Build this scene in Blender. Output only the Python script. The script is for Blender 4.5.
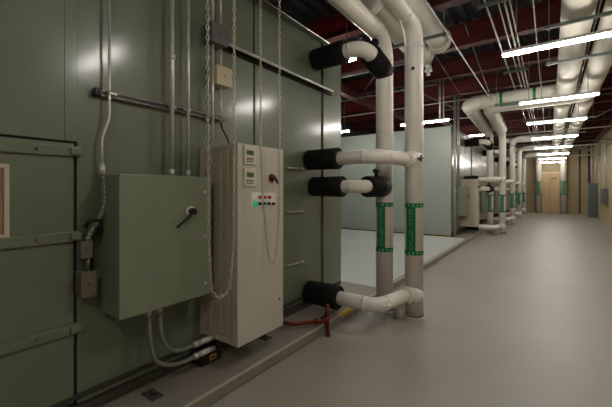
import bpy, bmesh, math, random
from mathutils import Vector, Matrix
random.seed(7)
PI = math.pi
S = bpy.context.scene
for o in list(bpy.data.objects):
    bpy.data.objects.remove(o)
COL = S.collection

# ---------------------------------------------------------------- camera
cam_d = bpy.data.cameras.new('camera')
cam_d.sensor_width = 36.0
cam_d.lens = 36.0 * 337.0 / 612.0
cam_d.shift_y = -13.5 / 612.0
cam_d.clip_start = 0.05
cam_d.clip_end = 100
cam = bpy.data.objects.new('camera', cam_d)
COL.objects.link(cam)
cam.location = (0, 0, 1.5)
cam.rotation_euler = (PI / 2, 0, math.atan2(244, 337))
S.camera = cam

# ---------------------------------------------------------------- world, exposure
w = bpy.data.worlds.new('world')
S.world = w
w.use_nodes = True
w.node_tree.nodes['Background'].inputs[0].default_value = (0.75, 0.8, 0.85, 1)
w.node_tree.nodes['Background'].inputs[1].default_value = 0.12
S.view_settings.view_transform = 'Standard'
S.view_settings.look = 'None'
S.view_settings.gamma = 1
S.view_settings.use_curve_mapping = False
S.view_settings.exposure = 0.85
TUBE_POWER = 58.0


# ---------------------------------------------------------------- materials
def srgb(r, g, b):
    f = lambda c: (c / 255 / 12.92) if c / 255 <= 0.04045 else ((c / 255 + 0.055) / 1.055) ** 2.4
    return (f(r), f(g), f(b), 1)


def mat(name, col, rough=0.5, metal=0.0, var=0.0, scale=6.0, bump=0.0, bscale=60.0, spec=0.5, coat=0.0,
        stretch=(1, 1, 1), rvar=0.0):
    m = bpy.data.materials.new(name)
    m.use_nodes = True
    nt = m.node_tree
    b = nt.nodes['Principled BSDF']
    b.inputs['Base Color'].default_value = col
    b.inputs['Roughness'].default_value = rough
    b.inputs['Metallic'].default_value = metal
    b.inputs['Specular IOR Level'].default_value = spec
    if coat:
        b.inputs['Coat Weight'].default_value = coat
        b.inputs['Coat Roughness'].default_value = 0.16
    tc = nt.nodes.new('ShaderNodeTexCoord')
    mp = nt.nodes.new('ShaderNodeMapping')
    mp.inputs['Scale'].default_value = stretch
    nt.links.new(tc.outputs['Object'], mp.inputs['Vector'])
    if var or rvar:
        n = nt.nodes.new('ShaderNodeTexNoise')
        n.inputs['Scale'].default_value = scale
        n.inputs['Detail'].default_value = 5
        nt.links.new(mp.outputs[0], n.inputs['Vector'])
    if var:
        r = nt.nodes.new('ShaderNodeValToRGB')
        r.color_ramp.elements[0].position = 0.3
        r.color_ramp.elements[1].position = 0.72
        r.color_ramp.elements[0].color = tuple(c * (1 - var) for c in col[:3]) + (1,)
        r.color_ramp.elements[1].color = tuple(min(1, c * (1 + var)) for c in col[:3]) + (1,)
        nt.links.new(n.outputs['Fac'], r.inputs[0])
        nt.links.new(r.outputs[0], b.inputs['Base Color'])
    if rvar:
        mr = nt.nodes.new('ShaderNodeMapRange')
        mr.inputs[3].default_value = rough - rvar
        mr.inputs[4].default_value = rough + rvar
        nt.links.new(n.outputs['Fac'], mr.inputs[0])
        nt.links.new(mr.outputs[0], b.inputs['Roughness'])
    if bump:
        n2 = nt.nodes.new('ShaderNodeTexNoise')
        n2.inputs['Scale'].default_value = bscale
        nt.links.new(mp.outputs[0], n2.inputs['Vector'])
        bp = nt.nodes.new('ShaderNodeBump')
        bp.inputs['Strength'].default_value = bump
        bp.inputs['Distance'].default_value = 0.01
        nt.links.new(n2.outputs['Fac'], bp.inputs['Height'])
        nt.links.new(bp.outputs[0], b.inputs['Normal'])
    return m


def emit(name, col, strength):
    m = bpy.data.materials.new(name)
    m.use_nodes = True
    b = m.node_tree.nodes['Principled BSDF']
    b.inputs['Base Color'].default_value = col
    b.inputs['Emission Color'].default_value = col
    b.inputs['Emission Strength'].default_value = strength
    return m


def blocks(name, col, bw, bh, mortar, rough=0.75, depth=0.25):
    m = mat(name, col, rough)
    nt = m.node_tree
    b = nt.nodes['Principled BSDF']
    geo = nt.nodes.new('ShaderNodeNewGeometry')
    sp = nt.nodes.new('ShaderNodeSeparateXYZ')
    ad = nt.nodes.new('ShaderNodeMath')
    cb = nt.nodes.new('ShaderNodeCombineXYZ')
    nt.links.new(geo.outputs['Position'], sp.inputs[0])
    nt.links.new(sp.outputs[0], ad.inputs[0])
    nt.links.new(sp.outputs[1], ad.inputs[1])
    nt.links.new(ad.outputs[0], cb.inputs[0])
    nt.links.new(sp.outputs[2], cb.inputs[1])
    br = nt.nodes.new('ShaderNodeTexBrick')
    br.inputs['Scale'].default_value = 1
    br.inputs['Brick Width'].default_value = bw
    br.inputs['Row Height'].default_value = bh
    br.inputs['Mortar Size'].default_value = 0.006
    br.inputs['Color1'].default_value = col
    br.inputs['Color2'].default_value = tuple(c * 0.9 for c in col[:3]) + (1,)
    br.inputs['Mortar'].default_value = tuple(c * mortar for c in col[:3]) + (1,)
    nt.links.new(cb.outputs[0], br.inputs['Vector'])
    nt.links.new(br.outputs['Color'], b.inputs['Base Color'])
    return m


M = {}
M['green'] = mat('green_enamel', srgb(106, 116, 95), 0.42, var=0.05, scale=1.2, spec=0.5, coat=0.75)
M['green2'] = mat('green_enamel_cabinet', srgb(125, 133, 112), 0.42, var=0.03, scale=2, bump=0.08, bscale=160)
M['seam'] = mat('dark_seam', srgb(38, 40, 33), 0.7)
M['rail'] = mat('dark_base_steel', srgb(60, 58, 50), 0.6, var=0.2, scale=20)
M['grey_paint'] = mat('grey_green_paint', srgb(84, 90, 82), 0.5, var=0.1)
M['cream'] = mat('cream_enamel', srgb(192, 186, 172), 0.45, var=0.03, bump=0.05, bscale=200)
M['cream_dark'] = mat('cream_grille', srgb(200, 190, 168), 0.6)
M['keypad'] = mat('keypad_plastic', srgb(205, 198, 180), 0.4)
M['lcd'] = mat('lcd_green', srgb(70, 100, 48), 0.3)
M['black'] = mat('black_plastic', srgb(18, 18, 18), 0.4)
M['foam'] = mat('black_rubber_foam', srgb(20, 17, 15), 0.7, var=0.4, scale=14, bump=0.5, bscale=40, spec=0.25)
M['white'] = mat('white_pipe_jacket', srgb(232, 226, 217), 0.4, var=0.03, scale=3)
M['main'] = mat('white_jacket_dimmed', srgb(196, 190, 178), 0.6, var=0.05, scale=2)  # white jacket greyed, dimmer light overhead put into the colour
M['cuff'] = mat('grey_base_cuff', srgb(122, 116, 106), 0.6)
M['white_mat'] = mat('white_plate', srgb(225, 222, 212), 0.5)
M['red'] = mat('red_button', srgb(190, 25, 25), 0.3)
M['darkred'] = mat('dark_red_handle', srgb(96, 22, 28), 0.35)
M['galv'] = mat('galvanised_steel', srgb(208, 208, 200), 0.3, metal=0.4, var=0.12, scale=30)
M['strut'] = mat('galvanised_strut', srgb(120, 122, 112), 0.45, metal=0.5, var=0.15, scale=20)
M['dstrut'] = mat('shadow_dark_strut', srgb(42, 42, 36), 0.5, metal=0.4)
M['chain'] = mat('chain_steel', srgb(190, 186, 168), 0.35, metal=0.35, var=0.2, scale=40)
M['flex'] = mat('grey_flexible_jacket', srgb(120, 122, 112), 0.45)
M['flexd'] = mat('dark_flexible_steel', srgb(140, 140, 128), 0.38, metal=0.3)
M['boxgrey'] = mat('junction_box_grey', srgb(95, 98, 98), 0.5)
M['tan'] = mat('tan_cover', srgb(200, 186, 155), 0.55)
M['brass'] = mat('brown_box', srgb(108, 101, 88), 0.5)
M['pink'] = mat('faded_pink_sheet', srgb(160, 122, 104), 0.6, var=0.15, scale=9)
M['edge'] = mat('pale_edge', srgb(176, 168, 154), 0.6, var=0.12, scale=8)
M['copper'] = mat('copper_pipe', srgb(116, 42, 30), 0.35, metal=0.6, var=0.3, scale=25)
M['gsign'] = mat('green_label', srgb(6, 104, 54), 0.4)
M['gtext'] = mat('pale_lettering', srgb(120, 195, 150), 0.5)
M['yellow'] = mat('yellow_tape', srgb(205, 170, 30), 0.5)
M['floor'] = mat('sealed_concrete', srgb(148, 141, 131), 0.5, var=0.08, scale=1.1, bump=0.02, bscale=8, rvar=0.07)
M['pad'] = mat('pad_concrete', srgb(132, 124, 114), 0.5, var=0.08, scale=2, rvar=0.05)
M['pale'] = mat('pale_floor_coating', srgb(190, 193, 190), 0.35, var=0.02, scale=1)
M['wall'] = blocks('tan_block_wall', srgb(160, 142, 108), 0.4, 0.2, 0.86)
M['wallr'] = blocks('tan_board_wall', srgb(178, 162, 126), 1.2, 2.4, 0.7)
M['dark_wall'] = mat('dark_wall', srgb(60, 58, 52), 0.8)
M['deck'] = mat('steel_deck', srgb(58, 60, 62), 0.55, metal=0.2, var=0.15, scale=2)
M['beam'] = mat('red_primer_steel', srgb(82, 14, 9), 0.6, var=0.2, scale=4)
M['door'] = mat('tan_door', srgb(178, 152, 108), 0.5)
M['housing'] = mat('white_fixture', srgb(190, 190, 185), 0.5)
M['tube'] = emit('lit_tube', (1.0, 0.96, 0.885, 1), TUBE_POWER)
M['led'] = emit('green_indicator', (0.03, 0.6, 0.25, 1), 0.08)
M['panel'] = mat('grey_electrical_panel', srgb(86, 92, 90), 0.45, var=0.04)


# ---------------------------------------------------------------- mesh helpers
class MB:
    def __init__(s):
        s.v = []; s.f = []; s.sm = []

    def add(s, vs, fs, smooth=False):
        n = len(s.v)
        s.v += [tuple(v) for v in vs]
        for k, f in enumerate(fs):
            s.f.append([i + n for i in f])
            s.sm.append(smooth[k] if isinstance(smooth, list) else smooth)
        return s

    def box(s, x0, x1, y0, y1, z0, z1, c=0.0):
        bm = bmesh.new()
        r = bmesh.ops.create_cube(bm, size=1)
        for v in bm.verts:
            v.co = Vector(((x0 + x1) / 2 + v.co.x * (x1 - x0), (y0 + y1) / 2 + v.co.y * (y1 - y0),
                           (z0 + z1) / 2 + v.co.z * (z1 - z0)))
        if c > 0:
            bmesh.ops.bevel(bm, geom=bm.edges[:], offset=c, segments=2, affect='EDGES', profile=0.6)
        bm.verts.index_update()
        s.add([v.co for v in bm.verts], [[v.index for v in f.verts] for f in bm.faces])
        bm.free()
        return s

    def sweep(s, pts, r, seg=16, caps=True, ribs=0.0):
        """tube along points; r a number or list"""
        pts = [Vector(p) for p in pts]
        n = len(pts)
        rs = r if isinstance(r, list) else [r] * n
        t0 = (pts[1] - pts[0]).normalized()
        up = Vector((0, 0, 1)) if abs(t0.z) < 0.9 else Vector((1, 0, 0))
        u = t0.cross(up).normalized()
        vs = []; fs = []; sm = []
        pt = t0
        for i, p in enumerate(pts):
            a = (pts[i] - pts[i - 1]).normalized() if i else t0
            b = (pts[i + 1] - pts[i]).normalized() if i < n - 1 else a
            t = (a + b)
            t = t.normalized() if t.length > 1e-6 else a
            ax = pt.cross(t)
            if ax.length > 1e-6:
                u = Matrix.Rotation(pt.angle(t), 3, ax.normalized()) @ u
            u = (u - t * u.dot(t)).normalized()
            pt = t
            q = t.cross(u)
            rr = rs[i]
            for k in range(seg):
                an = 2 * PI * k / seg
                vs.append(p + (u * math.cos(an) + q * math.sin(an)) * rr)
        for i in range(n - 1):
            for k in range(seg):
                a = i * seg + k; b = i * seg + (k + 1) % seg
                fs.append([a, b, b + seg, a + seg]); sm.append(True)
        if caps:
            fs.append(list(range(seg))[::-1]); sm.append(False)
            fs.append([(n - 1) * seg + k for k in range(seg)]); sm.append(False)
        s.add(vs, fs, sm)
        return s

    def path(s, pts, r, bend=0.2, seg=16, bs=7, rings=0.0):
        """tube through corner points with rounded bends"""
        P = [Vector(p) for p in pts]
        out = [P[0]]
        for i in range(1, len(P) - 1):
            a = P[i - 1] - P[i]; b = P[i + 1] - P[i]
            d = min(bend, a.length * 0.49, b.length * 0.49)
            A = P[i] + a.normalized() * d; B = P[i] + b.normalized() * d
            for k in range(bs + 1):
                t = k / bs
                # circular-like arc for any angle (rational quadratic)
                th = a.angle(b)
                wgt = math.sin(th / 2)
                w0, w1, w2 = (1 - t) ** 2, 2 * t * (1 - t) * wgt, t * t
                out.append((A * w0 + P[i] * w1 + B * w2) / (w0 + w1 + w2))
            if rings:
                for X, dr in ((A, a.normalized()), (B, b.normalized())):
                    s.sweep([X, X + dr * 0.03], r + rings, seg)
        out.append(P[-1])
        q = [out[0]]
        for p in out[1:]:
            if (p - q[-1]).length > 1e-4:
                q.append(p)
        s.sweep(q, r, seg)
        return s

    def cyl(s, a, b, r, seg=16, r2=None):
        return s.sweep([a, b], [r, r if r2 is None else r2], seg)

    def sphere(s, c, r, sc=(1, 1, 1), seg=12, rg=8):
        vs = []; fs = []
        for i in range(rg + 1):
            th = PI * i / rg
            for k in range(seg):
                an = 2 * PI * k / seg
                vs.append((c[0] + r * sc[0] * math.sin(th) * math.cos(an), c[1] + r * sc[1] * math.sin(th) * math.sin(an),
                           c[2] + r * sc[2] * math.cos(th)))
        for i in range(rg):
            for k in range(seg):
                a = i * seg + k; b = i * seg + (k + 1) % seg
                fs.append([a, a + seg, b + seg, b])
        s.add(vs, fs, True)
        return s

    def build(s, name, m, parent=None, org=None):
        if org is None:
            org = Vector((0, 0, 0))
            if parent is not None:
                r = parent
                while r.parent:
                    r = r.parent
                org = r.location.copy()
                org = org if r.type == 'EMPTY' else Vector(r.get('_org', (0, 0, 0)))
        else:
            org = Vector(org)
        me = bpy.data.meshes.new(name)
        me.from_pydata([tuple(Vector(v) - org) for v in s.v], [], s.f)
        me.polygons.foreach_set('use_smooth', s.sm)
        me.materials.append(M[m] if isinstance(m, str) else m)
        me.update()
        o = bpy.data.objects.new(name, me)
        COL.objects.link(o)
        if parent is not None:
            o.parent = parent
        else:
            o.location = org
        return o


def tag(o, label=None, cat=None, group=None, kind=None):
    if label: o['label'] = label
    if cat: o['category'] = cat
    if group: o['group'] = group
    if kind: o['kind'] = kind
    return o


def thing(name, loc, label, cat, group=None):
    o = bpy.data.objects.new(name, None)
    o.empty_display_size = 0.1
    COL.objects.link(o)
    o.location = loc
    return tag(o, label, cat, group)


def copy_tree(o, off, label=None, parent=None):
    c = o.copy()
    COL.objects.link(c)
    if parent is not None:
        c.parent = parent
    else:
        c.location = Vector(o.location) + Vector(off)
        if label: c['label'] = label
    for ch in [x for x in bpy.data.objects if x.parent == o]:
        copy_tree(ch, off, None, c)
    return c


def struct(mb, name, m, label=None):
    o = mb.build(name, m)
    o['kind'] = 'structure'
    return o


def text_geo(body, size):
    cu = bpy.data.curves.new('t', 'FONT')
    cu.body = body; cu.size = size; cu.align_x = 'CENTER'; cu.align_y = 'CENTER'
    ob = bpy.data.objects.new('t', cu)
    COL.objects.link(ob)
    dg = bpy.context.evaluated_depsgraph_get()
    dg.update()
    me = ob.evaluated_get(dg).to_mesh()
    vs = [tuple(v.co) for v in me.vertices]
    fs = [list(p.vertices) for p in me.polygons]
    ob.evaluated_get(dg).to_mesh_clear()
    bpy.data.objects.remove(ob)
    bpy.data.curves.remove(cu)
    return vs, fs


# ================================================================ ROOM
YB, YE = -5.0, 27.2
XL, XR = -7.2, 2.1
DECK = 4.62
struct(MB().box(XL, XR, YB, YE, -0.2, 0), 'floor', 'floor')
# raised pad the units stand on, with a pale coated bay between the two big units
struct(MB().box(XL, -1.905, YB, 26.0, 0.0, 0.1, 0.02), 'trim_1', 'pad')
struct(MB().box(-1.925, -1.902, YB, 26.0, 0.088, 0.1025, 0.004), 'trim_7', 'edge')  # thin paler strip along the pad's top edge
struct(MB().box(-6.4, -1.96, 4.5, 10.35, 0.1, 0.106), 'trim_2', 'pale')
struct(MB().box(-6.4, -1.96, 10.27, 10.35, 0.106, 0.13, 0.004), 'trim_6', 'white_mat')
struct(MB().box(XL, XR, YE, YE + 0.2, 0, DECK), 'wall_back', 'wall')
struct(MB().box(XR, XR + 0.2, YB, YE, 0, 4.2), 'wall_right', 'wallr')
struct(MB().box(XR + 0.02, XR + 0.2, YB, YE, 4.2, DECK), 'wall_right_upper', 'dark_wall')
struct(MB().box(XL - 0.2, XL, YB, YE, 0, DECK), 'wall_left', 'dark_wall')
struct(MB().box(XL, XR, YB - 0.2, YB, 0, DECK), 'wall_front', 'wall')
# corrugated deck, ribs running along the room
vs = []; fs = []
x = XL - 0.1; prof = []
while x < XR + 0.2:
    prof += [(x, DECK), (x + 0.09, DECK), (x + 0.12, DECK + 0.07), (x + 0.21, DECK + 0.07)]
    x += 0.24
for (a, z) in prof:
    vs += [(a, YB - 0.1, z), (a, YE + 0.1, z)]
for i in range(len(prof) - 1):
    fs.append([2 * i, 2 * i + 1, 2 * i + 3, 2 * i + 2])
mb = MB(); mb.add(vs, fs); mb.box(XL - 0.2, XR + 0.2, YB - 0.2, YE + 0.2, DECK + 0.08, DECK + 0.2)
struct(mb, 'ceiling', 'deck')

# red beams across the room
first = None
ybs = [-3.3 + 1.7 * k for k in range(18)]
for yb in ybs:
    if first is None:
        z0 = 4.2
        mb = MB()
        mb.box(XL, XR, yb - 0.09, yb + 0.09, z0, z0 + 0.02)
        mb.box(XL, XR, yb - 0.09, yb + 0.09, DECK - 0.03, DECK - 0.01)
        mb.box(XL, XR, yb - 0.008, yb + 0.008, z0 + 0.02, DECK - 0.03)
        first = mb.build('ceiling_beam', 'beam', org=((XL + XR) / 2, yb, z0))
        tag(first, 'dark red painted steel beam crossing under the ceiling deck', 'beam', 'red beams across the ceiling')
    else:
        c = first.copy(); COL.objects.link(c); c.location.y = yb
# girders along the room
tag(MB().box(1.86, 2.08, YB, YE, 4.08, 4.1).box(1.96, 1.98, YB, YE, 4.1, 4.19).build('ceiling_girder', 'beam', org=(1.97, 0, 4.08)),
    'dark red girder along the top of the right wall', 'beam')
tag(MB().box(-4.5, -4.3, YB, YE, 4.0, 4.03).box(-4.41, -4.39, YB, YE, 4.03, 4.17).box(-4.5, -4.3, YB, YE, 4.17, 4.2).build(
    'ceiling_girder', 'beam', org=(-4.4, 0, 4.0)), 'dark red girder running above the green air units', 'beam')

# door in the end wall
d = struct(MB().box(-0.52, -0.01, YE - 0.05, YE, 0.02, 2.6, 0.004).box(0.01, 0.52, YE - 0.05, YE, 0.02, 2.6, 0.004), 'door_1', 'door')
MB().box(-0.6, -0.53, YE - 0.07, YE, 0, 2.68).box(0.53, 0.6, YE - 0.07, YE, 0, 2.68).box(-0.6, 0.6, YE - 0.07, YE, 2.61, 2.68).build(
    'door_frame', 'cream_dark', d)
MB().box(0.06, 0.36, YE - 0.07, YE - 0.05, 2.2, 2.3).build('door_plate', 'panel', d)
struct(MB().box(-0.009, 0.009, YE - 0.045, YE - 0.03, 0.02, 2.6), 'trim_3', 'seam')
# dark slots in the end wall
struct(MB().box(1.46, 1.56, YE - 0.02, YE, 0.05, 4.0), 'trim_4', 'black')
struct(MB().box(1.90, 2.02, YE - 0.02, YE, 1.9, 3.9), 'trim_5', 'black')

# ================================================================ LIGHT FIXTURES
fix0 = None
ORD = ['nearest', 'second', 'third', 'fourth', 'fifth', 'sixth', 'seventh', 'eighth']


def fixture(x, y, z, label, group):
    global fix0
    if fix0 is None:
        t = thing('strip_light', (x, y, z), label, 'ceiling light', group)
        h = 0.61
        MB().box(x - h, x + h, y - 0.03, y + 0.03, z + 0.018, z + 0.055, 0.005).build('housing', 'housing', t)
        mb = MB()
        mb.sweep([(x - h + .01, y, z), (x - h + .03, y, z), (x + h - .03, y, z), (x + h - .01, y, z)], [.014, .023, .023, .014], 12)
        mb.build('lamp_tube', 'tube', t)
        for sx in (-0.45, 0.45):
            MB().cyl((x + sx, y, z + 0.07), (x + sx, y, 4.6), 0.006, 6).build('hanger_rod', 'strut', t)
        fix0 = t
        return t
    c = copy_tree(fix0, (0, 0, 0), label)
    c['group'] = group
    c.location = (x, y, z)
    if abs(z - fix0.location.z) > 0.01:
        for r in [q for q in bpy.data.objects if q.parent == c and q.name.startswith('hanger_rod')]:
            r.scale.z = (4.6 - z) / (4.6 - fix0.location.z)
    return c


k = 0
for i in range(-2, 8):
    y = 4.98 + 2.98 * i
    y = {2: 10.5, 3: 13.65}.get(i, y)
    if i < 0:
        fixture(0.11, y, 3.22, ('lit strip light over the aisle directly behind the viewpoint, outside the picture' if i == -1 else 'lit strip light over the aisle farthest behind the viewpoint, outside the picture'), 'aisle strip lights')
    else:
        fixture(0.11, y, 3.22, '%s lit strip light in the row over the aisle, counted from the viewpoint' % ORD[i], 'aisle strip lights')
side = [(-3.03, 4.65, 3.52, 'lit strip light seen behind the topmost black insulated elbow'),
        (-2.61, 8.75, 3.22, 'lit strip light above the second air unit, just right of the near white risers'),
        (-5.35, 8.7, 3.22, 'small lit strip light above the second air unit, left of the near white risers'),
        (-2.77, 15.2, 3.72, 'small distant strip light above the air units, left of the second riser pair')]
for x, y, z, l in side:
    fixture(x, y, z, l, 'side bay strip lights')

# ================================================================ AIR UNITS
WX = -2.38


def bolts(mb, pts, r=0.012, d=0.012):
    for (x, y, z) in pts:
        mb.cyl((x, y, z), (x + d, y, z), r, 8, r * 0.7)
    return mb


def hinge_strap(y0, y1, z, parent, deep=0.02, h=0.055):
    mb = MB().box(WX, WX + deep, y0, y1, z - h / 2, z + h / 2, 0.006)
    mb.box(WX, WX + deep * 1.6, y1 - 0.06, y1, z - h * 0.35, z + h * 0.35, 0.006)
    o = mb.build('door_strap', 'green', parent)
    n = max(2, int((y1 - y0) / 0.2))
    for i in range(n):
        bolts(MB(), [(WX + deep, y1 - 0.03 - 0.19 * i, z)], 0.011, 0.014).build('bolt', 'strut', o)
    return o


def ahu_base(t, y0, y1, depth=4.0, top=3.41, seams=()):
    MB().box(WX - depth, WX - 0.015, y0, y1, 0.12, top - 0.01).build('casing', 'seam' if not seams else 'seam', t)
    MB().box(WX - depth + .05, WX - 0.03, y0 + 0.03, y1 - 0.03, 0.1, 0.17).box(WX - 0.06, WX + 0.03, y0, y1, 0.1, 0.16, .004).box(
        WX - 0.02, WX + 0.012, y0, y1, 0.2, 0.235, .004).build('base_rail', 'rail', t)
    MB().box(WX - 0.05, WX + 0.012, y0, y1, top - 0.02, top + 0.025, .003).build('top_rail', 'grey_paint', t)


# --- unit one, beside the viewpoint
U1 = thing('air_handling_unit', (WX, 1.5, 0.1), 'huge green air handling unit filling the left of the view', 'air handling unit', 'green air handling units')
ahu_base(U1, -1.6, 4.1)
MB().box(WX - 0.02, WX, -1.6, 0.794, 1.80, 3.39, 0.001).build('casing_panel', 'green', U1)
MB().box(WX - 0.02, WX, 0.862, 2.395, 0.17, 3.39, 0.001).box(WX - 0.02, WX, 0.7955, 0.862, 1.80, 3.39, 0.001).build('casing_panel', 'green', U1)
MB().box(WX - 0.02, WX, 2.419, 3.617, 0.17, 3.39, 0.003).build('casing_panel', 'green', U1)
MB().box(WX - 0.02, WX + 0.012, 3.655, 4.105, 0.13, 3.4, 0.004).build('end_panel', 'green', U1)
MB().box(WX - 4.0, WX - .02, 4.09, 4.105, 0.17, 3.39).build('end_wall_panel', 'green', U1)
dr = MB().box(WX - 0.01, WX + 0.006, -1.0, 0.842, 0.19, 1.785, 0.005).build('access_door', 'green', U1)
for z in (1.735, 1.215, 0.65):
    hinge_strap(-0.9, 0.875, z, dr, 0.026, 0.062)
fr = MB()
for bx in ((-0.2, 0.535, 1.24, 1.262), (-0.2, 0.535, 1.618, 1.64), (0.512, 0.535, 1.262, 1.618), (-0.2, -0.178, 1.262, 1.618)):
    fr.box(WX + 0.004, WX + 0.02, bx[0], bx[1], bx[2], bx[3], 0.003)
fo = fr.build('window_frame', 'cream_dark', dr)
MB().box(WX + 0.004, WX + 0.01, -0.18, 0.514, 1.26, 1.62).build('window_pane', 'pink', fo)
d2 = MB().box(WX - 0.01, WX + 0.003, 2.43, 3.6, 0.26, 3.0, 0.003).build('access_door', 'green', U1)
for z in (1.747, 1.253, 0.66):
    mb = MB().cyl((WX + 0.03, 2.9, z), (WX + 0.03, 3.2, z), 0.007, 8)
    mb.cyl((WX, 3.18, z), (WX + 0.045, 3.18, z), 0.014, 10)
    mb.cyl((WX, 2.92, z), (WX + 0.035, 2.92, z), 0.01, 8)
    mb.build('latch', 'galv', d2)
mb = MB()
MB().box(-2.36, -2.21, 1.66, 1.85, 0.11, 0.2, 0.004).build('gutter_box', 'black', U1)
MB().box(-2.21, -2.206, 1.735, 1.80, 0.13, 0.175).build('warning_sticker', 'yellow', U1)
MB().box(-2.206, -2.204, 1.745, 1.79, 0.145, 0.158).build('sticker_print', 'black', U1)
# anchor plates on the pad
for (y) in (1.25, 2.36):
    MB().box(-2.27, -2.13, y - 0.04, y + 0.04, 0.1, 0.108, 0.002).cyl((-2.19, y, 0.108), (-2.19, y, 0.135), 0.014, 8).build('anchor_plate', 'rail', U1)


# --- further units
def far_unit(y0, y1, label, seams):
    t = thing('air_handling_unit', (WX, y0, 0.1), label, 'air handling unit', 'green air handling units')
    ahu_base(t, y0, y1)
    e = [y0] + seams + [y1]
    for i in range(len(e) - 1):
        MB().box(WX - 0.02, WX, e[i] + 0.012, e[i + 1] - 0.012, 0.18, 3.39, 0.003).build('casing_panel', 'green', t)
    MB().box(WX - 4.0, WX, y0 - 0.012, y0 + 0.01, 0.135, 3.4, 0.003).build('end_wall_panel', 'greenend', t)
    return t


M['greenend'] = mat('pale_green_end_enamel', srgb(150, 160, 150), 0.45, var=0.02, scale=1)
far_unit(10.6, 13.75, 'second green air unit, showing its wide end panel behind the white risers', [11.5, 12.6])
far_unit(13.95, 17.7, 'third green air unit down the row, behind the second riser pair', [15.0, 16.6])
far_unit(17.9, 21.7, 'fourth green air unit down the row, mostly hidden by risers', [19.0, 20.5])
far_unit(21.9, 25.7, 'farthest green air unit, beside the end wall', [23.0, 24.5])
# yellow tape bits
tag(MB().box(-1.95, -1.895, 3.3, 3.72, 0.1, 0.103).box(-1.91, -1.904, 3.3, 3.72, 0.06, 0.1).build('warning_tape', 'yellow', org=(-1.92, 3.5, 0.1)),
    'yellow tape on the pad edge beside the lowest insulated pipe', 'tape')
tag(MB().box(-2.9, -2.25, 10.52, 10.57, 0.107, 0.111).build('warning_tape', 'yellow', org=(-2.6, 10.55, 0.1)),
    'yellow tape at the foot of the second air unit end panel', 'tape')

# ================================================================ ENCLOSURE (disconnect cabinet)
E = thing('electrical_enclosure', (-2.25, 1.34, 0.705), 'large green wall enclosure with a black lever switch, beside the chains', 'electrical enclosure', 'green switch enclosures')
MB().box(-2.38, -2.142, 0.996, 1.679, 0.705, 1.597, 0.006).build('body', 'green2', E)
dd = MB().box(-2.145, -2.122, 0.994, 1.681, 0.702, 1.60, 0.007).build('door', 'green2', E)


def on_plane(px, py, wd):
    t = 416.0 * wd / (550 - px)
    return ((t - 0.5864 * wd) / 0.81, 1.5 - (py - 190) * t / 337.0)


hy, hz = on_plane(192.5, 211.5, 2.10)
MB().cyl((-2.122, hy, hz), (-2.112, hy, hz), 0.040, 20).build('handle_plate', 'white_mat', dd)
hb = MB().cyl((-2.112, hy, hz), (-2.08, hy, hz), 0.026, 16)
ly, lz = on_plane(177.5, 227.5, 2.08)
hb.sweep([(-2.086, hy, hz), (-2.078, hy * .5 + ly * .5, hz * .5 + lz * .5), (-2.085, ly, lz)], [0.012, 0.0105, 0.008], 10)
hb.build('lever_handle', 'black', dd)
for px, py in ((204.5, 192), (204.5, 236.5), (205, 283)):
    a, b = on_plane(px, py, 2.12)
    MB().cyl((-2.122, a, b), (-2.112, a, b), 0.012, 12).box(-2.112, -2.109, a - .009, a + .009, b - .002, b + .002).build('door_lock', 'galv', dd)
MB().cyl((-2.3, 1.05, 0.705), (-2.3, 1.05, 0.67), 0.03, 12).cyl((-2.3, 1.05, 0.68), (-2.3, 1.05, 0.65), 0.022, 12).build('cable_gland', 'flex', E)
MB().box(-2.38, -2.35, 1.0, 1.67, 0.68, 0.705).build('mounting_flange', 'green2', E)

# flexible conduits from enclosure to base
for pts, lab in (([(-2.22, 1.232, 0.70), (-2.2, 1.232, 0.5), (-2.2, 1.27, 0.33), (-2.2, 1.38, 0.25), (-2.2, 1.50, 0.225), (-2.2, 1.58, 0.227)],
                  'grey flexible conduit in the larger outer loop below the green enclosure'),
                 ([(-2.22, 1.31, 0.70), (-2.2, 1.31, 0.52), (-2.2, 1.335, 0.43), (-2.2, 1.39, 0.355), (-2.2, 1.475, 0.32), (-2.2, 1.58, 0.318)],
                  'grey flexible conduit in the smaller inner loop below the green enclosure')):
    t = thing('flexible_conduit', pts[0], lab, 'conduit', 'flexible conduits under the enclosure')
    P = [Vector(p) for p in pts]
    # catmull-rom smoothing
    Q = []
    ext = [P[0] * 2 - P[1]] + P + [P[-1] * 2 - P[-2]]
    for i in range(1, len(ext) - 2):
        for k in range(6):
            u = k / 6
            a, b, c, d = ext[i - 1], ext[i], ext[i + 1], ext[i + 2]
            Q.append(0.5 * ((2 * b) + (c - a) * u + (2 * a - 5 * b + 4 * c - d) * u * u + (3 * b - a - 3 * c + d) * u ** 3))
    Q.append(P[-1])
    MB().sweep(Q, 0.0155, 12).build('hose', 'flex', t)
    e = P[-1]
    MB().cyl(e, e + Vector((0, .04, 0)), 0.024, 8).cyl(e + Vector((0, .04, 0)), e + Vector((0, .06, 0)), 0.019, 8).cyl(
        e + Vector((0, .06, 0)), e + Vector((0, .19, -.003)), 0.022, 12).build('end_fitting', 'galv', t)
    MB().cyl(P[0], P[0] - Vector((0, 0, .06)), 0.022, 8).build('top_fitting', 'galv', t)

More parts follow.
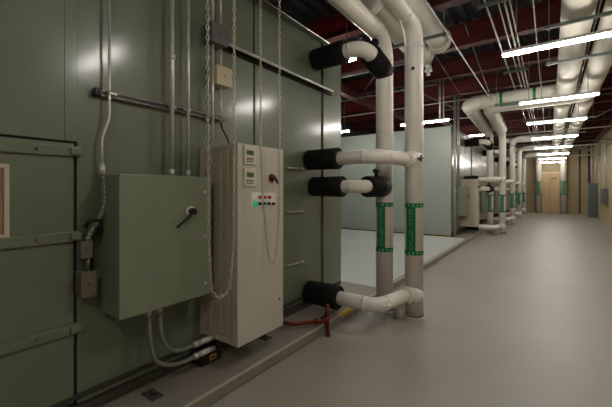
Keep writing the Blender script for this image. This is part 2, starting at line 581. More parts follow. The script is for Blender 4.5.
# ================================================================ DRIVE CABINET
V = thing('drive_cabinet', (-2.15, 2.03, 0.304), 'cream drive cabinet with two keypads and push buttons, nearest the viewpoint', 'control cabinet', 'cream drive cabinets')
vy0, vy1, vz0, vz1 = 1.765, 2.30, 0.304, 1.856
fx = -1.916
cb = MB().box(-2.38, fx - 0.012, vy0 + 0.02, vy1, vz0, vz1, 0.004)
cb.box(fx - 0.06, fx - 0.012, vy0, vy0 + 0.03, vz0, vz1, 0.003).box(-2.38, -2.33, vy0, vy0 + 0.03, vz0, vz1, 0.003)
cb.box(-2.34, fx - 0.05, vy0, vy0 + 0.03, vz1 - 0.03, vz1, 0.003).box(-2.34, fx - 0.05, vy0, vy0 + 0.03, vz0, vz0 + 0.05, 0.003)
cb.build('body', 'cream', V)
g = MB()
zz = vz0 + 0.055
n = 0
while zz < vz1 - 0.035:
    g.box(-2.332, fx - 0.058, vy0 + 0.004, vy0 + 0.012, zz, zz + 0.0108)
    zz += 0.0165; n += 1
go = g.build('side_grille', 'cream_dark', V)
gb = MB()
for xx in (-2.24, -2.12, -2.03):
    gb.box(xx - 0.006, xx + 0.006, vy0 - 0.001, vy0 + 0.012, vz0 + 0.05, vz1 - 0.03)
for i in range(1, 12):
    zc = vz0 + 0.05 + i * 0.123
    gb.box(-2.335, fx - 0.055, vy0 - 0.001, vy0 + 0.012, zc - 0.008, zc + 0.008)
gb.build('grille_bar', 'cream_dark', go)
vd = MB().box(fx - 0.012, fx, vy0 - 0.002, vy1 + 0.002, vz0 - 0.002, vz1 + 0.002, 0.004).build('door', 'cream', V)


def vrect(mb, px0, px1, py0, py1, d0, d1, c=0.0):
    """rectangle on the door given by two opposite corners"""
    a = on_plane(px0, (py0 + py1) / 2, 1.914)
    b = on_plane(px1, (py0 + py1) / 2, 1.914)
    t = 0.5864 * 1.914 + 0.81 * (a[0] + b[0]) / 2
    z1 = 1.5 - (py0 - 190) * t / 337; z0 = 1.5 - (py1 - 190) * t / 337
    return mb.box(fx + d0, fx + d1, a[0], b[0], z0, z1, c)


for (ky, nm) in ((146.5, 'a'), (168.5, 'b')):
    kp = vrect(MB(), 243.2, 255.4, ky, ky + 18, 0, 0.012, 0.004).build('keypad', 'keypad', vd)
    vrect(MB(), 246, 252.8, ky + 4, ky + 8.6, 0.012, 0.014).build('display', 'lcd', kp)
    bb = MB()
    for q in (0, 1, 2):
        vrect(bb, 246 + q * 2.4, 247.6 + q * 2.4, ky + 11.5, ky + 13.2, 0.012, 0.015)
        vrect(bb, 246 + q * 2.4, 247.6 + q * 2.4, ky + 14.3, ky + 15.6, 0.012, 0.015)
    bb.build('keys', 'boxgrey', kp)
pl = vrect(MB(), 251.2, 275.2, 192.8, 206.8, 0, 0.004, 0.001).build('button_plate', 'white_mat', vd)


def btn(px, py, m, nm, r=0.014):
    a, b = on_plane(px, py, 1.91)
    MB().cyl((fx + 0.004, a, b), (fx + 0.01, a, b), r, 14).cyl((fx + 0.01, a, b), (fx + 0.022, a, b), r * 0.8, 14).build(nm, m, pl)


for px in (260, 264.6, 269.2):
    btn(px, 197.2, 'red', 'red_button')
for px in (259.6, 264.2, 268.8, 273.2):
    btn(px, 203.6, 'black', 'black_button')
vrect(MB(), 252.6, 256.8, 201.2, 206.2, 0.004, 0.014, 0.001).build('green_indicator', 'led', pl)
a, b = on_plane(271.8, 178, 1.91)
kh = MB().cyl((fx, a, b), (fx + 0.012, a, b), 0.034, 18).cyl((fx + 0.012, a, b), (fx + 0.04, a, b), 0.022, 14)
kh.sweep([(fx + 0.035, a - .01, b + .015), (fx + 0.04, a + 0.02, b - 0.018), (fx + 0.04, a + 0.045, b - 0.05)], [0.014, 0.013, 0.01], 8)
kh.build('switch_handle', 'darkred', vd)
a, b = on_plane(279.4, 299, 1.916)
MB().cyl((fx, a, b), (fx + 0.006, a, b), 0.010, 12).build('key_lock', 'brass', vd)
for ya in (1.86, 2.2):
    MB().box(-2.36, -2.28, ya, ya + 0.04, 0.1, 0.304).build('support_bracket', 'rail', V)

for off, lab in ((10.25, 'cream drive cabinet beside the second riser pair, on the second air unit'),
                 (13.6, 'cream drive cabinet on the third air unit, behind the second riser pair'),
                 (17.6, 'cream drive cabinet on the fourth air unit'),
                 (21.6, 'farthest cream drive cabinet, on the last air unit')):
    copy_tree(V, (0, off, 0), lab)
copy_tree(E, (0, 10.25, 0), 'green switch enclosure at the second air unit, left of its cream cabinet')
copy_tree(E, (0, 13.6, 0), 'green switch enclosure on the third air unit')
copy_tree(E, (0, 17.6, 0), 'green switch enclosure on the fourth air unit')

# ================================================================ CONDUITS AND STRUTS ON UNIT ONE
def strut_bar(p0, p1, m, label, wd=0.041):
    """C channel along Y on the wall"""
    mb = MB()
    x0, y0, z0 = p0; x1, y1, z1 = p1
    h = wd / 2
    mb.box(x0, x0 + 0.004, y0, y1, z0 - h, z0 + h)
    mb.box(x0, x0 + wd, y0, y1, z0 + h - 0.004, z0 + h)
    mb.box(x0, x0 + wd, y0, y1, z0 - h, z0 - h + 0.004)
    mb.box(x0 + wd - 0.003, x0 + wd, y0, y1, z0 + h - 0.007, z0 + h)
    mb.box(x0 + wd - 0.003, x0 + wd, y0, y1, z0 - h, z0 - h + 0.007)
    return tag(mb.build('strut_channel', m, org=((x0, (y0 + y1) / 2, z0))), label, 'strut', 'strut channels on the near unit')


s1 = strut_bar((WX, 0.96, 2.128), (WX, 1.99, 2.128), 'galv', 'dark horizontal strut channel crossing behind the vertical conduits')
MB().box(0, 0.05, -0.53, -0.49, -0.026, 0.026, 0.006).cyl((0.05, -0.5, 0), (0.06, -0.5, 0), 0.014, 8).build('end_cap', 'black', s1)
MB().box(0.005, 0.037, -0.51, 0.51, -0.016, 0.016).build('slot_shade', 'black', s1)  # black bar paints the shade inside the open channel
for k, dy in enumerate((-0.435, 0.0, 0.13, 0.37)):
    MB().box(0.038, 0.075, dy - 0.022, dy + 0.022, -0.008, 0.008, 0.003).cyl((0.04, dy + 0.03, 0), (0.055, dy + 0.03, 0), 0.008, 8).build('pipe_strap', 'galv', s1)
s2 = strut_bar((WX, 1.93, 2.775), (WX, 3.83, 2.775), 'dstrut', 'upper strut channel behind the long horizontal conduit, coloured dark as its shadow')  # dark colour also paints the shadow below the conduit


def conduit(pts, r, label, bend=0.06, m='galv', joints=(), grp='conduits on the near air unit'):
    t = thing('conduit', pts[0], label, 'conduit', grp)
    MB().path(pts, r, bend, 12).build('tube', m, t)
    for j in joints:
        j = Vector(j)
        MB().cyl(j - Vector((0, 0, 0.025)), j + Vector((0, 0, 0.025)), r * 1.35, 10).build('coupling', m, t)
    return t


conduit([(-2.32, 1.025, 3.35), (-2.32, 1.025, 1.965), (-2.33, 0.982, 1.83), (-2.33, 0.985, 1.64)], 0.008,
        'thin pale conduit with an offset bend, leftmost on the green wall', 0.04, joints=((-2.33, .985, 1.65),))
conduit([(-2.30, 1.46, 3.39), (-2.30, 1.46, 1.6)], 0.0165, 'pale vertical conduit entering the enclosure top, left of a pair',
        joints=((-2.30, 1.46, 2.5), (-2.30, 1.46, 1.63)))
conduit([(-2.30, 1.60, 3.39), (-2.30, 1.60, 1.6)], 0.0125, 'pale vertical conduit entering the enclosure top, right of a pair',
        joints=((-2.30, 1.60, 1.63),))
conduit([(-2.31, 1.845, 2.86), (-2.31, 1.845, 1.857)], 0.0125, 'pale vertical conduit from the grey box down to the cream cabinet')
conduit([(-2.31, 1.845, 3.39), (-2.31, 1.845, 2.89)], 0.0125, 'pale conduit rising from the grey junction box, left one')
conduit([(-2.31, 1.93, 3.39), (-2.31, 1.93, 2.9)], 0.010, 'thin conduit rising from the grey junction box, right one')
conduit([(-2.31, 1.93, 2.72), (-2.31, 1.93, 2.56)], 0.010, 'short conduit between the grey box and the tan box')
conduit([(-2.31, 1.93, 2.40), (-2.31, 1.93, 2.09)], 0.010, 'short conduit running down from the tan box')
conduit([(-2.315, 1.98, 2.795), (-2.315, 3.80, 2.795)], 0.015, 'long pale horizontal conduit running right from the grey box')
conduit([(-2.37, 1.2, 3.445), (-2.37, 4.0, 3.445)], 0.006, 'thin pale conduit along the top edge of the near unit')
tag(MB().sweep([(-2.31, 1.93, 2.10), (-2.30, 1.94, 2.03), (-2.28, 1.98, 1.95), (-2.26, 2.01, 1.86)], 0.008, 8).build('cable', 'black', org=(-2.3, 1.95, 2.0)),
    'short black cable dropping into the top of the near cream cabinet', 'cable')
# clamps
cl = MB().box(-2.34, -2.30, 1.80, 1.99, 2.105, 2.135, 0.004).build('conduit_clamp', 'brass', org=(-2.32, 1.9, 2.12))
tag(cl, 'small brass coloured clamp holding two conduits on the dark strut', 'clamp')


def jbox(name, x1, ya, yb, za, zb, m, label, x0=WX + 0.001, screw=True):
    t = thing(name, (x0, (ya + yb) / 2, za), label, 'junction box', None)
    MB().box(x0, x1, ya, yb, za, zb, 0.004).build('box_body', m, t)
    MB().box(x1, x1 + 0.004, ya - .003, yb + .003, za - .003, zb + .003, 0.001).build('cover', m, t)
    if screw:
        MB().cyl((x1 + .004, (ya + yb) / 2, (za + zb) / 2), (x1 + .009, (ya + yb) / 2, (za + zb) / 2), 0.006, 8).build('screw', 'rail', t)
    return t


jbox('junction_box', -2.25, 1.79, 1.955, 2.73, 2.89, 'boxgrey', 'grey junction box at the left end of the long horizontal conduit')
jbox('junction_box', -2.27, 1.86, 2.02, 2.40, 2.555, 'tan', 'square tan junction box below the grey one')
jbox('junction_box', -2.30, 0.855, 0.915, 1.085, 1.185, 'brass', 'small brown junction box, upper of two beside the access door')
jbox('junction_box', -2.28, 0.85, 0.93, 0.85, 1.0, 'brass', 'brown junction box, lower of two beside the access door')
ft = thing('flexible_conduit', (-2.32, 0.98, 1.64), 'ribbed flexible conduit curving down into the brown boxes', 'conduit')
P = [(-2.33, 0.985, 1.64), (-2.325, 0.995, 1.55), (-2.32, 1.0, 1.45), (-2.32, 0.985, 1.36), (-2.32, 0.95, 1.29), (-2.32, 0.92, 1.25), (-2.33, 0.895, 1.18)]
Q = []; R = []
for i in range(len(P) - 1):
    for k in range(12):
        u = k / 12
        Q.append([P[i][j] * (1 - u) + P[i + 1][j] * u for j in range(3)])
        R.append(0.0185 if k % 4 < 2 else 0.0125)
MB().sweep(Q, R, 10).build('ribbed_hose', 'flexd', ft)
MB().cyl((-2.33, 0.985, 1.66), (-2.33, 0.985, 1.6), 0.02, 8).build('fitting', 'galv', ft)
MB().sweep([(-2.33, 0.89, 1.27), (-2.31, 0.9, 1.31), (-2.31, 0.96, 1.31), (-2.33, 0.98, 1.25), (-2.33, 0.93, 1.17), (-2.335, .92, 1.0)], 0.012, 8).build('black_cable', 'black', ft)
MB().cyl((-2.32, 0.90, 1.09), (-2.32, 0.90, 0.99), 0.012, 10).build('nipple', 'strut', ft)


# ================================================================ CHAINS
def chain(name, strand, pitch, wire, wid, label):
    """strand: polyline; links alternate 90 degrees"""
    P = [Vector(p) for p in strand]
    L = [0]
    for i in range(1, len(P)):
        L.append(L[-1] + (P[i] - P[i - 1]).length)
    mb = MB()
    n = int(L[-1] / pitch)
    j = 0
    nseg, ns = 10, 5
    for i in range(n):
        d = (i + 0.5) * pitch
        while L[j + 1] < d: j += 1
        a = P[j]; t = (P[j + 1] - P[j]).normalized()
        c = a + t * (d - L[j])
        side = Vector((1, 0, 0))
        side = (side - t * side.dot(t)).normalized()
        if i % 2:
            side = t.cross(side)
        ang = 0.5
        side = Matrix.Rotation(ang, 3, t) @ side
        nrm = t.cross(side)
        half = (pitch * 1.36) / 2
        vs = []; fs = []
        for k in range(nseg):
            an = 2 * PI * k / nseg
            ca, sa = math.cos(an), math.sin(an)
            cc = c + t * (half - wire) * sa * (1.0 if abs(sa) < .99 else 1.0) + side * (wid / 2) * (math.copysign(abs(ca) ** 0.55, ca))
            out = (t * sa + side * ca)
            for q in range(ns):
                b = 2 * PI * q / ns
                vs.append(cc + (out * math.cos(b) + nrm * math.sin(b)) * wire)
        for k in range(nseg):
            for q in range(ns):
                a0 = k * ns + q; a1 = k * ns + (q + 1) % ns
                b0 = ((k + 1) % nseg) * ns + q; b1 = ((k + 1) % nseg) * ns + (q + 1) % ns
                fs.append([a0, a1, b1, b0])
        mb.add(vs, fs, True)
    o = mb.build(name, 'chain', org=strand[0])
    return tag(o, label, 'chain', 'valve operating chains')


X = -1.72
st = [(X, 1.335, 4.6), (X, 1.335, 1.6), (X, 1.345, 1.1), (X, 1.36, 0.90)]
for k in range(1, 8):
    an = PI + PI * k / 8
    st.append((X, 1.44 + 0.08 * math.cos(an), 0.90 + 0.09 * math.sin(an)))
st += [(X, 1.52, 0.90), (X, 1.545, 1.15), (X, 1.55, 1.6), (X, 1.555, 4.6)]
chain('hand_chain', st, 0.031, 0.0038, 0.017, 'heavy steel hand chain loop hanging between enclosure and cream cabinet')
X = -1.75
st = [(X, 1.835, 4.6), (X, 1.84, 1.8), (X, 1.865, 1.4)]
for k in range(0, 11):
    u = k / 10
    y = 1.875 + 0.15 * u
    st.append((X, y + 0.02, 0.935 + 0.30 * abs(2 * u - 1) ** 2.6))
st += [(X, 2.052, 1.4), (X, 2.055, 1.8), (X, 2.055, 4.6)]
chain('hand_chain', st, 0.026, 0.0034, 0.015, 'thin steel hand chain loop hanging in front of the cream cabinet door')


# ================================================================ RISERS
def pipe_label(t, cx, cy, r, zt, zb, txt, th0=-92, half=29):
    mb = MB()
    for (za, zz) in ((zt - 0.05, zt), (zb, zb + 0.05)):
        mb.sweep([(cx, cy, za), (cx, cy, zz)], r + 0.0025, 28, caps=False)
    vs = []; fs = []
    N = 8
    for k in range(N + 1):
        a = math.radians(th0 - half + 2 * half * k / N)
        for z in (zb + 0.05, zt - 0.05):
            vs.append((cx + (r + .002) * math.cos(a), cy + (r + .002) * math.sin(a), z))
    for k in range(N):
        fs.append([2 * k, 2 * k + 2, 2 * k + 3, 2 * k + 1])
    mb.add(vs, fs)
    o = mb.build('pipe_label', 'gsign', t)
    # lettering
    H = (zt - zb - 0.1)
    tv, tf = text_geo(txt, 1.0)
    wx = max(v[0] for v in tv) - min(v[0] for v in tv)
    s = H * 0.94 / wx
    hgt = max(v[1] for v in tv) - min(v[1] for v in tv)
    sy = min(1.3 * s, 0.42 * (2 * math.radians(half) * r) / hgt)
    mid = (zt + zb) / 2
    m2 = MB()
    vv = []
    for (x, y, _) in tv:
        a = math.radians(th0) - y * sy / r      # reading upward
        vv.append((cx + (r + .0035) * math.cos(a), cy + (r + .0035) * math.sin(a), mid + x * s))
    m2.add(vv, tf)
    # little arrows round the rings
    for zc in (zt - 0.025, zb + 0.025):
        for k in range(14):
            a = 2 * PI * k / 14
            vs = []
            for da, dz in ((-.09, -.012), (.09, -.012), (.09, .012), (-.09, .012)):
                vs.append((cx + (r + .004) * math.cos(a + da), cy + (r + .004) * math.sin(a + da), zc + dz))
            m2.add(vs, [[0, 1, 2, 3]])
    m2.build('lettering', 'gtext', o)
    return o


RA = 0.106


def collar(mb, c, ax, r, l):
    c = Vector(c); ax = Vector(ax)
    mb.cyl(c - ax * l / 2, c + ax * l / 2, r, 20)


def insul(t, a, b, r, name='black_insulation'):
    a = Vector(a); b = Vector(b); d = (b - a).normalized(); L = (b - a).length
    mb = MB()
    mb.sweep([a, a + d * .015, a + d * (L * .5), a + d * (L * .5 + .006), a + d * (L - .012), b],
             [r * .9, r, r * 1.0, r * 1.02, r * 1.03, r * .93], 24)
    return mb.build(name, 'foam', t)


def riser_b(dy, top, label):
    """outer riser at x=-1.31"""
    cx, cy = -1.31, 4.0 + dy
    t = thing('chilled_water_riser', (cx, cy, 0), label, 'pipe', 'white chilled water risers')
    MB().path([(cx, cy, 0.0)] + top, RA, 0.30, 24, 9, rings=0.003).cyl((cx, cy, 0), (cx, cy, 0.012), RA + .01, 24).build('riser_pipe', 'white', t)
    MB().cyl((cx, cy, 0.0), (cx, cy, 0.075), RA + 0.004, 24).build('base_cuff', 'cuff', t)
    for z, nm in ((1.86, 'u'), (0.27, 'l')):
        yb = 3.32 + dy
        zs = z if nm == 'u' else 0.275
        pts = [(-2.36, yb, zs), (-1.47, yb, zs), (cx - .02, cy, zs)]
        bp = MB().path(pts, 0.077, 0.13, 20, 6, rings=0.003)
        collar(bp, (cx - 0.03, cy - 0.12, zs), (0.1, 0.8, 0), 0.085, 0.12)
        bp.sphere((cx - 0.01, cy - 0.03, zs), RA + 0.02, (1, 1, .95), 20, 12)
        bp.build('branch_pipe', 'white', t)
        insul(t, (-2.37, yb, zs), (-1.935, yb, zs), 0.12 if nm == 'u' else .132)
    vb = MB().cyl((cx + .05, cy - 0.1, 1.86), (cx + 0.13, cy - .13, 1.86), 0.012, 8)
    vb.cyl((cx + .10, cy - 0.15, 1.86), (cx + 0.13, cy - .06, 1.87), 0.008, 8).cyl((cx + .12, cy - 0.12, 1.83), (cx + 0.12, cy - .12, 1.90), 0.012, 8)
    vb.build('drain_valve', 'rail', t)
    MB().cyl((-1.45, 3.9 + dy, 0.0), (-1.45, 3.9 + dy, 0.26), 0.07, 16).build('support_leg', 'white', t)
    pipe_label(t, cx, cy, RA, 1.345, 0.74, 'CHILLED WATER')
    return t


def riser_a(dy, top, label, topbranch=True):
    cx, cy = -1.68, 4.0 + dy
    t = thing('chilled_water_riser', (cx, cy, 0), label, 'pipe', 'white chilled water risers')
    MB().path([(cx, cy, 0.0)] + top, RA, 0.30, 24, 9, rings=0.003).cyl((cx, cy, 0), (cx, cy, 0.012), RA + .01, 24).build('riser_pipe', 'white', t)
    MB().cyl((cx, cy, 0.0), (cx, cy, 0.075), RA + 0.004, 24).build('base_cuff', 'cuff', t)
    y0 = 3.41 + dy
    z = 1.54
    MB().path([(-2.36, y0, z), (cx, y0, z), (cx, cy, z)], 0.074, 0.13, 20, 8, rings=0.002).build('branch_pipe', 'white', t)
    insul(t, (-2.37, y0, z), (-1.93, y0, z), 0.118)
    s = insul(t, (cx, y0 + 0.09, z), (cx, cy - 0.05, z), 0.122, 'black_insulation')
    MB().cyl((cx + .01, y0 + .32, z + .12), (cx + .01, y0 + .32, z + .17), 0.022, 10).cyl((cx + .01, y0 + .27, z + .185), (cx + .01, y0 + .37, z + .185), 0.026, 10).build('valve_knob', 'black', s)
    if topbranch:
        z = 3.12; y0 = y0 + 0.05
        MB().path([(-2.36, y0, z - .01), (cx - .02, y0, z), (cx, cy, z - 0.13)], 0.086, 0.15, 20, 8, rings=0.002).build('branch_pipe', 'white', t)
        insul(t, (-2.37, y0, z - .01), (-1.93, y0, z), 0.128)
        MB().sweep([(cx - .01, y0 + 0.17, z - .05), (cx, cy - .12, z - .12), (cx, cy - 0.01, z - .15)], [0.125, 0.128, 0.122], 24).build('black_insulation', 'foam', t)
        MB().cyl((cx - .02, y0 + .2, z + .05), (cx - .02, y0 + .3, z + .15), 0.05, 12).build('valve_body', 'foam', t)
    pipe_label(t, cx, cy, RA, 1.345, 0.74, 'CHILLED WATER')
    return t


riser_a(0, [(-1.68, 4.0, 3.41), (-1.68, -4.9, 3.41)], 'nearest left white riser, its three black insulated joints facing the green unit')
B1 = riser_b(0, [(-1.31, 4.0, 3.5), (-1.31, -4.9, 3.5)], 'nearest right white riser with plain base on the floor, elbow overhead')
MB().cyl((-1.285, 3.89, 2.91), (-1.283, 3.882, 2.91), 0.02, 14).build('inspection_plug', 'black', B1)
# second pair
MR = 0.172
riser_a(9.2, [(-1.69, 13.2, 3.47), (-1.69, 12.7, 3.5)], 'left riser of the second white pair, beside the far cream cabinet')
riser_b(9.2, [(-1.31, 13.2, 3.47), (-1.31, 12.7, 3.5)], 'right riser of the second white pair down the aisle')
# pairs three to five
pa = riser_a(13.0, [(-1.68, 17.0, 3.7), (-1.68, 17.5, 3.7), (0.2, 17.5, 3.7)], 'left riser of the third white pair down the aisle')
pb = riser_b(13.0, [(-1.31, 17.0, 3.7), (0.2, 17.0, 3.7)], 'right riser of the third white pair down the aisle')
copy_tree(pa, (0, 4, 0), 'left riser of the fourth white pair down the aisle')
copy_tree(pb, (0, 4, 0), 'right riser of the fourth white pair down the aisle')
copy_tree(pa, (0, 8, 0), 'left riser of the farthest white pair beside the units')
copy_tree(pb, (0, 8, 0), 'right riser of the farthest white pair beside the units')


# ================================================================ OVERHEAD MAINS
def main_pipe(pts, r, label, bend=0.3, bands=()):
    t = thing('overhead_main', pts[0], label, 'pipe', 'large white overhead mains')
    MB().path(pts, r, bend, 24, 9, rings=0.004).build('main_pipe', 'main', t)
    return t


def x_label(t, xa, xb, y, z, r, txt):
    """green label round a pipe parallel to X"""
    mb = MB()
    for xc in (xa, xb):
        mb.sweep([(xc - .03, y, z), (xc + .03, y, z)], r + .003, 28, caps=False)
    vs = []; fs = []
    for k in range(7):
        a = math.radians(-125 + 40 * k / 6)
        for x in (xa, xb):
            vs.append((x, y + (r + .003) * math.cos(a) * 1, z + (r + .003) * math.sin(a)))
    for k in range(6):
        fs.append([2 * k, 2 * k + 2, 2 * k + 3, 2 * k + 1])
    mb.add(vs, fs)
    o = mb.build('pipe_label', 'gsign', t)
    tv, tf = text_geo(txt, 1.0)
    wx = max(v[0] for v in tv) - min(v[0] for v in tv)
    s = (xb - xa - .12) / wx
    vv = []
    for (x, yy, _) in tv:
        a = math.radians(-105) - yy * s / r
        vv.append(((xa + xb) / 2 + x * s, y + (r + .005) * math.cos(a), z + (r + .005) * math.sin(a)))
    MB().add(vv, tf).build('lettering', 'gtext', o)


mn1 = main_pipe([(0.28, -4.9, 3.7), (0.28, 9.4, 3.7), (-1.72, 9.4, 3.7), (-1.70, 12.8, 3.49)], MR, 'large white main over the aisle that turns left at the first elbow, left of two')
x_label(mn1, -0.95, -0.29, 9.4, 3.7, MR, 'CHILLED WATER')
main_pipe([(0.70, -4.9, 3.7), (0.70, 10.05, 3.7), (-1.31, 10.05, 3.7), (-1.31, 12.8, 3.49)], MR, 'large white main over the aisle near the right wall, right of two')
main_pipe([(0.25, 10.6, 4.1), (0.25, 10.6, 3.7), (0.25, 26.1, 3.7), (-0.60, 26.1, 3.7), (-0.60, 26.75, 3.7), (-0.60, 26.75, 0.0)], MR - .01,
          'far white main over the aisle ending in the drop left of the end door', 0.2)
mr = main_pipe([(0.70, 10.7, 4.1), (0.70, 10.7, 3.7), (0.69, 26.75, 3.7), (0.69, 26.75, 0.0)], MR,
               'far white main over the aisle ending in the drop right of the end door', 0.25)
for cx in (-0.60, 0.69):
    root = [o for o in bpy.data.objects if o.name.startswith('overhead_main') and o.get('label', '').endswith(('left' if cx < 0 else 'right') + ' of the end door')][0]
    pipe_label(root, cx, 26.75, MR + .008, 2.05, 1.18, 'CHILLED WATER', -90, 22)
# the two large mains between the near risers and the aisle
def capped(x, y0, y1, z, r, label, both):
    t = thing('overhead_main', (x, y1, z), label, 'pipe', 'large white overhead mains')
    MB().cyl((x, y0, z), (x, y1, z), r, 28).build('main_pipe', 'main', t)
    for (y, d) in ((y1, 1),) + (((y0, -1),) if both else ()):
        r = 0.182
        mb = MB().cyl((x, y - d * 0.10, z), (x, y, z), r, 28)
        pr = [(0.0, 1.05), (0.04, 1.02), (0.075, 0.9), (0.10, 0.7), (0.115, 0.45), (0.12, 0.05)]
        mb.sweep([(x, y + d * a, z) for a, _ in pr], [r * b for _, b in pr], 28)
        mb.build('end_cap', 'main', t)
    return t


capped(-1.415, -4.9, 5.5, 3.84, 0.15, 'large white main ending in a domed cap right of the near risers', False)
p4 = capped(-1.81, 3.8, 6.0, 3.86, 0.175, 'short large white header with domed caps, behind the near risers', True)
MB().cyl((-1.72, 6.02, 3.71), (-1.72, 6.02, 3.60), 0.05, 12).cyl((-1.72, 6.02, 3.60), (-1.72, 6.02, 3.57), 0.065, 14).cyl((-1.72, 6.02, 3.57), (-1.72, 6.02, 3.50), 0.03, 10).build(
    'drain_valve', 'galv', p4)


# ================================================================ HANGERS
def hanger(x0, x1, y, z, label, rods=None):
    t = thing('pipe_hanger', ((x0 + x1) / 2, y, z), label, 'pipe hanger', 'trapeze pipe hangers')
    MB().box(x0, x1, y - 0.02, y + 0.02, z - 0.04, z - 0.001, 0.002).build('strut_bar', 'grey_paint', t)
    for x in (rods or (x0 + 0.04, x1 - 0.04)):
        MB().cyl((x, y, z - 0.06), (x, y, 4.62), 0.007, 6).build('threaded_rod', 'strut', t)
        MB().cyl((x, y, z - 0.055), (x, y, z - 0.04), 0.016, 6).build('nut', 'strut', t)
    return t


HL = ['nearest', 'second', 'third', 'fourth', 'fifth', 'sixth', 'seventh']
for i, y in enumerate((2.6, 5.12, 6.6, 12.1, 15.1, 19.2, 23.2)):
    hanger(-0.05, 1.0, y, 3.527, '%s trapeze hanger carrying the two aisle mains, counted from the viewpoint' % HL[i])
hanger(-1.06, -1.0 + .9, 9.05, 3.52, 'trapeze hanger just before the crossing main', (-1.02, -0.15))
hanger(-2.04, -1.15, 4.9, 3.679, 'trapeze hanger under the two big mains behind the near risers')
hanger(-1.9, -1.1, 11.6, 3.59, 'trapeze hanger under the pipes feeding the second riser pair')
hanger(-1.9, -1.1, 2.2, 3.30, 'trapeze hanger under the pipes of the near risers, above the chains')

CZ = 3.99
CN = [(-0.70, 0.013, 'leftmost'), (-0.56, 0.010, 'second from left'), (-0.49, 0.013, 'third from left'), (-0.43, 0.010, 'fourth from left'),
      (-0.18, 0.008, 'lone thin'), (0.49, 0.011, 'left of the two between the mains'), (0.55, 0.011, 'right of the two between the mains')]
for x, r, wd in CN:
    tag(MB().cyl((x, -4.9, CZ + r), (x, 26.9, CZ + r), r, 8).build('conduit', 'galv', org=(x, 0, CZ)),
        'thin ceiling conduit running down the aisle, %s' % wd, 'conduit', 'ceiling conduits')
conduit([(-1.02, -4.9, 3.42), (-1.02, 7.9, 3.42)], 0.009, 'pale ceiling conduit running just right of the near risers', m='strut', grp='ceiling conduits')
for i, y in enumerate((3.0, 5.05, 8.2, 11.4, 14.4, 17.9, 21.6)):
    hanger(-0.80, -0.36, y, CZ - 0.001, '%s small strut carrying the cluster of thin conduits, counted from the viewpoint' % HL[i], (-0.77,))

# diagonal sway braces
def brace(a, b, label, r=0.011):
    o = MB().cyl(a, b, r, 8).build('sway_brace', 'strut', org=a)
    return tag(o, label, 'brace', 'sway braces')


brace((-1.9, 4.9, 3.66), (-3.6, 6.6, 4.5), 'diagonal steel brace behind the near risers')
brace((-1.9, 9.3, 3.55), (-3.5, 8.7, 4.5), 'diagonal brace left of the crossing main')
brace((-1.2, 9.3, 3.55), (-1.6, 12.4, 4.2), 'diagonal brace under the crossing main')
brace((-2.6, 5.2, 4.1), (-4.2, 6.7, 4.1), 'horizontal diagonal brace in the ceiling above the pale bay')
brace((-2.4, 7.2, 3.75), (-4.2, 9.1, 4.1), 'diagonal brace above the second air unit')
brace((0.98, 5.4, 3.5), (1.6, 7.4, 4.2), 'diagonal brace near the right wall')
brace((1.0, 12.1, 3.48), (2.0, 12.9, 4.15), 'diagonal brace at the right wall, farther down')
brace((-2.38, 2.4, 3.62), (-1.9, 2.9, 3.62), 'thin horizontal brace above the top edge of the near unit', 0.008)
# vertical conduits at second unit and rods in the pale bay
for i, (x, y, z0, r, wd) in enumerate(((-2.33, 10.8, 0.1, 0.014, 'first'), (-2.33, 10.95, 0.1, 0.018, 'second'), (-2.33, 11.25, 1.62, 0.02, 'third'), (-2.33, 11.45, 1.62, 0.02, 'fourth'))):
    conduit([(x, y, 4.6), (x, y, z0)], r, '%s vertical conduit on the aisle side of the second air unit' % wd, grp='conduits on the second air unit')
for i, (x, y) in enumerate(((-2.45, 9.6), (-2.36, 9.7), (-2.5, 9.9))):
    tag(MB().cyl((x, y, 4.61), (x, y, 3.42), 0.009, 6).cyl((x, y, 3.42), (x, y + 1.1, 3.42), 0.009, 6).build('conduit', 'galv', org=(x, y, 3.42)),
        '%s thin drop pipe from the ceiling to the top of the second air unit' % ('first', 'second', 'third')[i], 'conduit', 'drop pipes to the second unit')
# horizontal thin pipes across ceiling bay
tag(MB().cyl((-7.0, 9.9, 3.95), (-0.9, 9.9, 3.95), 0.012, 8).build('conduit', 'galv', org=(-4, 9.9, 3.95)), 'thin pipe crossing the ceiling above the second air unit', 'conduit', 'ceiling conduits')
tag(MB().cyl((-2.2, 13.6, 3.42), (2.05, 13.6, 3.42), 0.014, 8).build('conduit', 'galv', org=(0, 13.6, 3.42)), 'thin pipe crossing the aisle ceiling past the second risers', 'conduit', 'ceiling conduits')
tag(MB().cyl((-2.2, 18.6, 3.42), (2.05, 18.6, 3.42), 0.03, 8).build('conduit', 'galv', org=(0, 18.6, 3.42)), 'pale pipe crossing the aisle ceiling farther down', 'conduit', 'ceiling conduits')
tag(MB().cyl((-2.2, 22.4, 3.3), (2.05, 22.4, 3.3), 0.03, 8).build('conduit', 'galv', org=(0, 22.4, 3.3)), 'pale pipe crossing the aisle ceiling near the end wall', 'conduit', 'ceiling conduits')

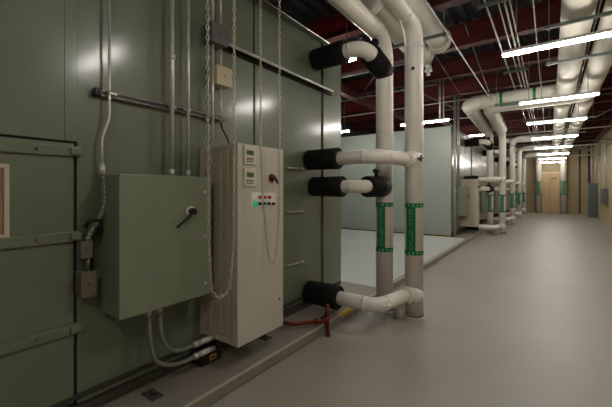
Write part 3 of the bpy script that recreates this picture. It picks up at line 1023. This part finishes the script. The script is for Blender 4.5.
# ================================================================ COPPER DRAIN
cd = thing('condensate_drain', (-1.86, 2.95, 0.0), 'copper condensate drain pipe with fittings at the pad edge', 'pipe')
MB().path([(-2.32, 2.62, 0.16), (-2.1, 2.66, 0.15), (-1.86, 2.93, 0.16), (-1.85, 2.94, 0.0)], 0.018, 0.04, 10).build('drain_pipe', 'copper', cd)
MB().path([(-1.98, 3.16, 0.2), (-1.90, 3.02, 0.16), (-1.90, 3.0, 0.30)], 0.017, 0.03, 10).cyl((-1.885, 2.99, 0.3), (-1.885, 2.99, 0.08), 0.016, 10).build('riser', 'copper', cd)
MB().cyl((-1.856, 2.93, 0.10), (-1.856, 2.93, 0.19), 0.028, 10).build('coupling', 'copper', cd)
MB().cyl((-1.85, 2.94, 0), (-1.85, 2.94, 0.03), 0.026, 10).build('coupling', 'copper', cd)
MB().cyl((-1.90, 3.01, 0.13), (-1.90, 3.01, 0.21), 0.027, 10).build('coupling', 'copper', cd)
MB().cyl((-1.95, 2.83, 0.157), (-1.90, 2.89, 0.16), 0.026, 10).build('coupling', 'copper', cd)
MB().cyl((-2.25, 2.63, 0.156), (-2.19, 2.645, 0.154), 0.02, 10).build('union', 'rail', cd)
tag(MB().path([(-2.33, 2.7, 0.125), (-2.15, 2.72, 0.115), (-2.0, 3.0, 0.113), (-2.05, 3.5, 0.113)], 0.010, 0.1, 8).build('drain_hose', 'black', org=(-2.1, 2.9, 0.11)),
    'thin black hose lying on the pad behind the copper drain', 'hose')

# ================================================================ RIGHT WALL
pn = thing('electrical_cabinet', (1.88, 24.3, 0), 'tall grey electrical cabinet standing in the far right corner', 'electrical panel')
MB().box(1.72, 2.09, 24.0, 24.6, 0, 1.88, 0.01).build('body', 'panel', pn)
MB().box(1.735, 2.08, 23.985, 24.0, 0.08, 1.84, 0.004).build('door', 'panel', pn)
MB().box(1.76, 1.79, 23.97, 23.985, 0.9, 1.05, 0.003).build('handle', 'black', pn)
wb = thing('electrical_cabinet', (2.0, 20.4, 0.86), 'dark box mounted on the right wall', 'electrical panel')
MB().box(1.93, 2.09, 20.0, 20.9, 0.86, 1.55, 0.006).build('body', 'boxgrey', wb)
MB().box(1.92, 1.93, 20.02, 20.88, 0.88, 1.53, 0.003).build('door', 'boxgrey', wb)
for i, (x, y, z0, z1, r) in enumerate(((2.06, 20.3, 1.55, 4.0, 0.02), (2.06, 20.6, 1.55, 4.0, 0.015), (2.0, 24.1, 1.88, 4.0, 0.03), (1.85, 24.3, 1.88, 4.0, 0.03),
                                       (2.06, 17.0, 0.4, 4.0, 0.02), (2.06, 15.2, 0.9, 4.0, 0.02), (2.06, 23.0, 0.2, 4.0, 0.03))):
    tag(MB().cyl((x, y, z0), (x, y, z1), r, 10).build('conduit', 'galv', org=(x, y, z0)),
        ['left conduit rising from the dark box on the right wall', 'right conduit rising from the dark box on the right wall',
         'conduit rising from the right of the far corner cabinet', 'conduit rising from the left of the far corner cabinet',
         'vertical conduit on the right wall, nearer than the dark box', 'nearest vertical conduit on the right wall',
         'vertical conduit on the right wall just before the corner cabinet'][i], 'conduit', 'right wall conduits')

for y, z, x0, x1, lab in ((5.9, 3.75, -6.9, -2.1, 'thin sprinkler pipe crossing the pale bay, nearest'), (7.6, 3.8, -6.9, -2.0, 'thin sprinkler pipe crossing the pale bay, farther'),
                      (11.9, 4.05, -1.9, 2.0, 'thin sprinkler pipe crossing above the aisle mains, nearest'), (16.0, 3.3, -2.1, 2.05, 'thin sprinkler pipe crossing the aisle in the distance')):
    tag(MB().cyl((x0, y, z), (x1, y, z), 0.016, 8).cyl((x0 + .8, y, z), (x0 + .8, y, 4.62), 0.006, 6).cyl((x1 - .5, y, z), (x1 - .5, y, 4.62), 0.006, 6).build('sprinkler_pipe', 'strut', org=(x0, y, z)), lab, 'pipe', 'sprinkler pipes')

for k, (a, b, lab) in enumerate((((-1.25, 6.6, 4.5), (-1.1, 8.9, 3.6), 'diagonal rod dropping toward the crossing main'),
                ((-2.0, 7.0, 4.45), (-1.75, 9.2, 3.75), 'diagonal rod left of the aisle above the crossing main end'),
                ((-0.9, 10.9, 4.5), (-1.5, 12.9, 3.5), 'diagonal rod above the second riser pair'),
                ((-2.6, 6.2, 4.0), (-3.9, 8.0, 4.1), 'thin diagonal rod seen between the near risers'))):
    brace(a, b, lab, 0.009)
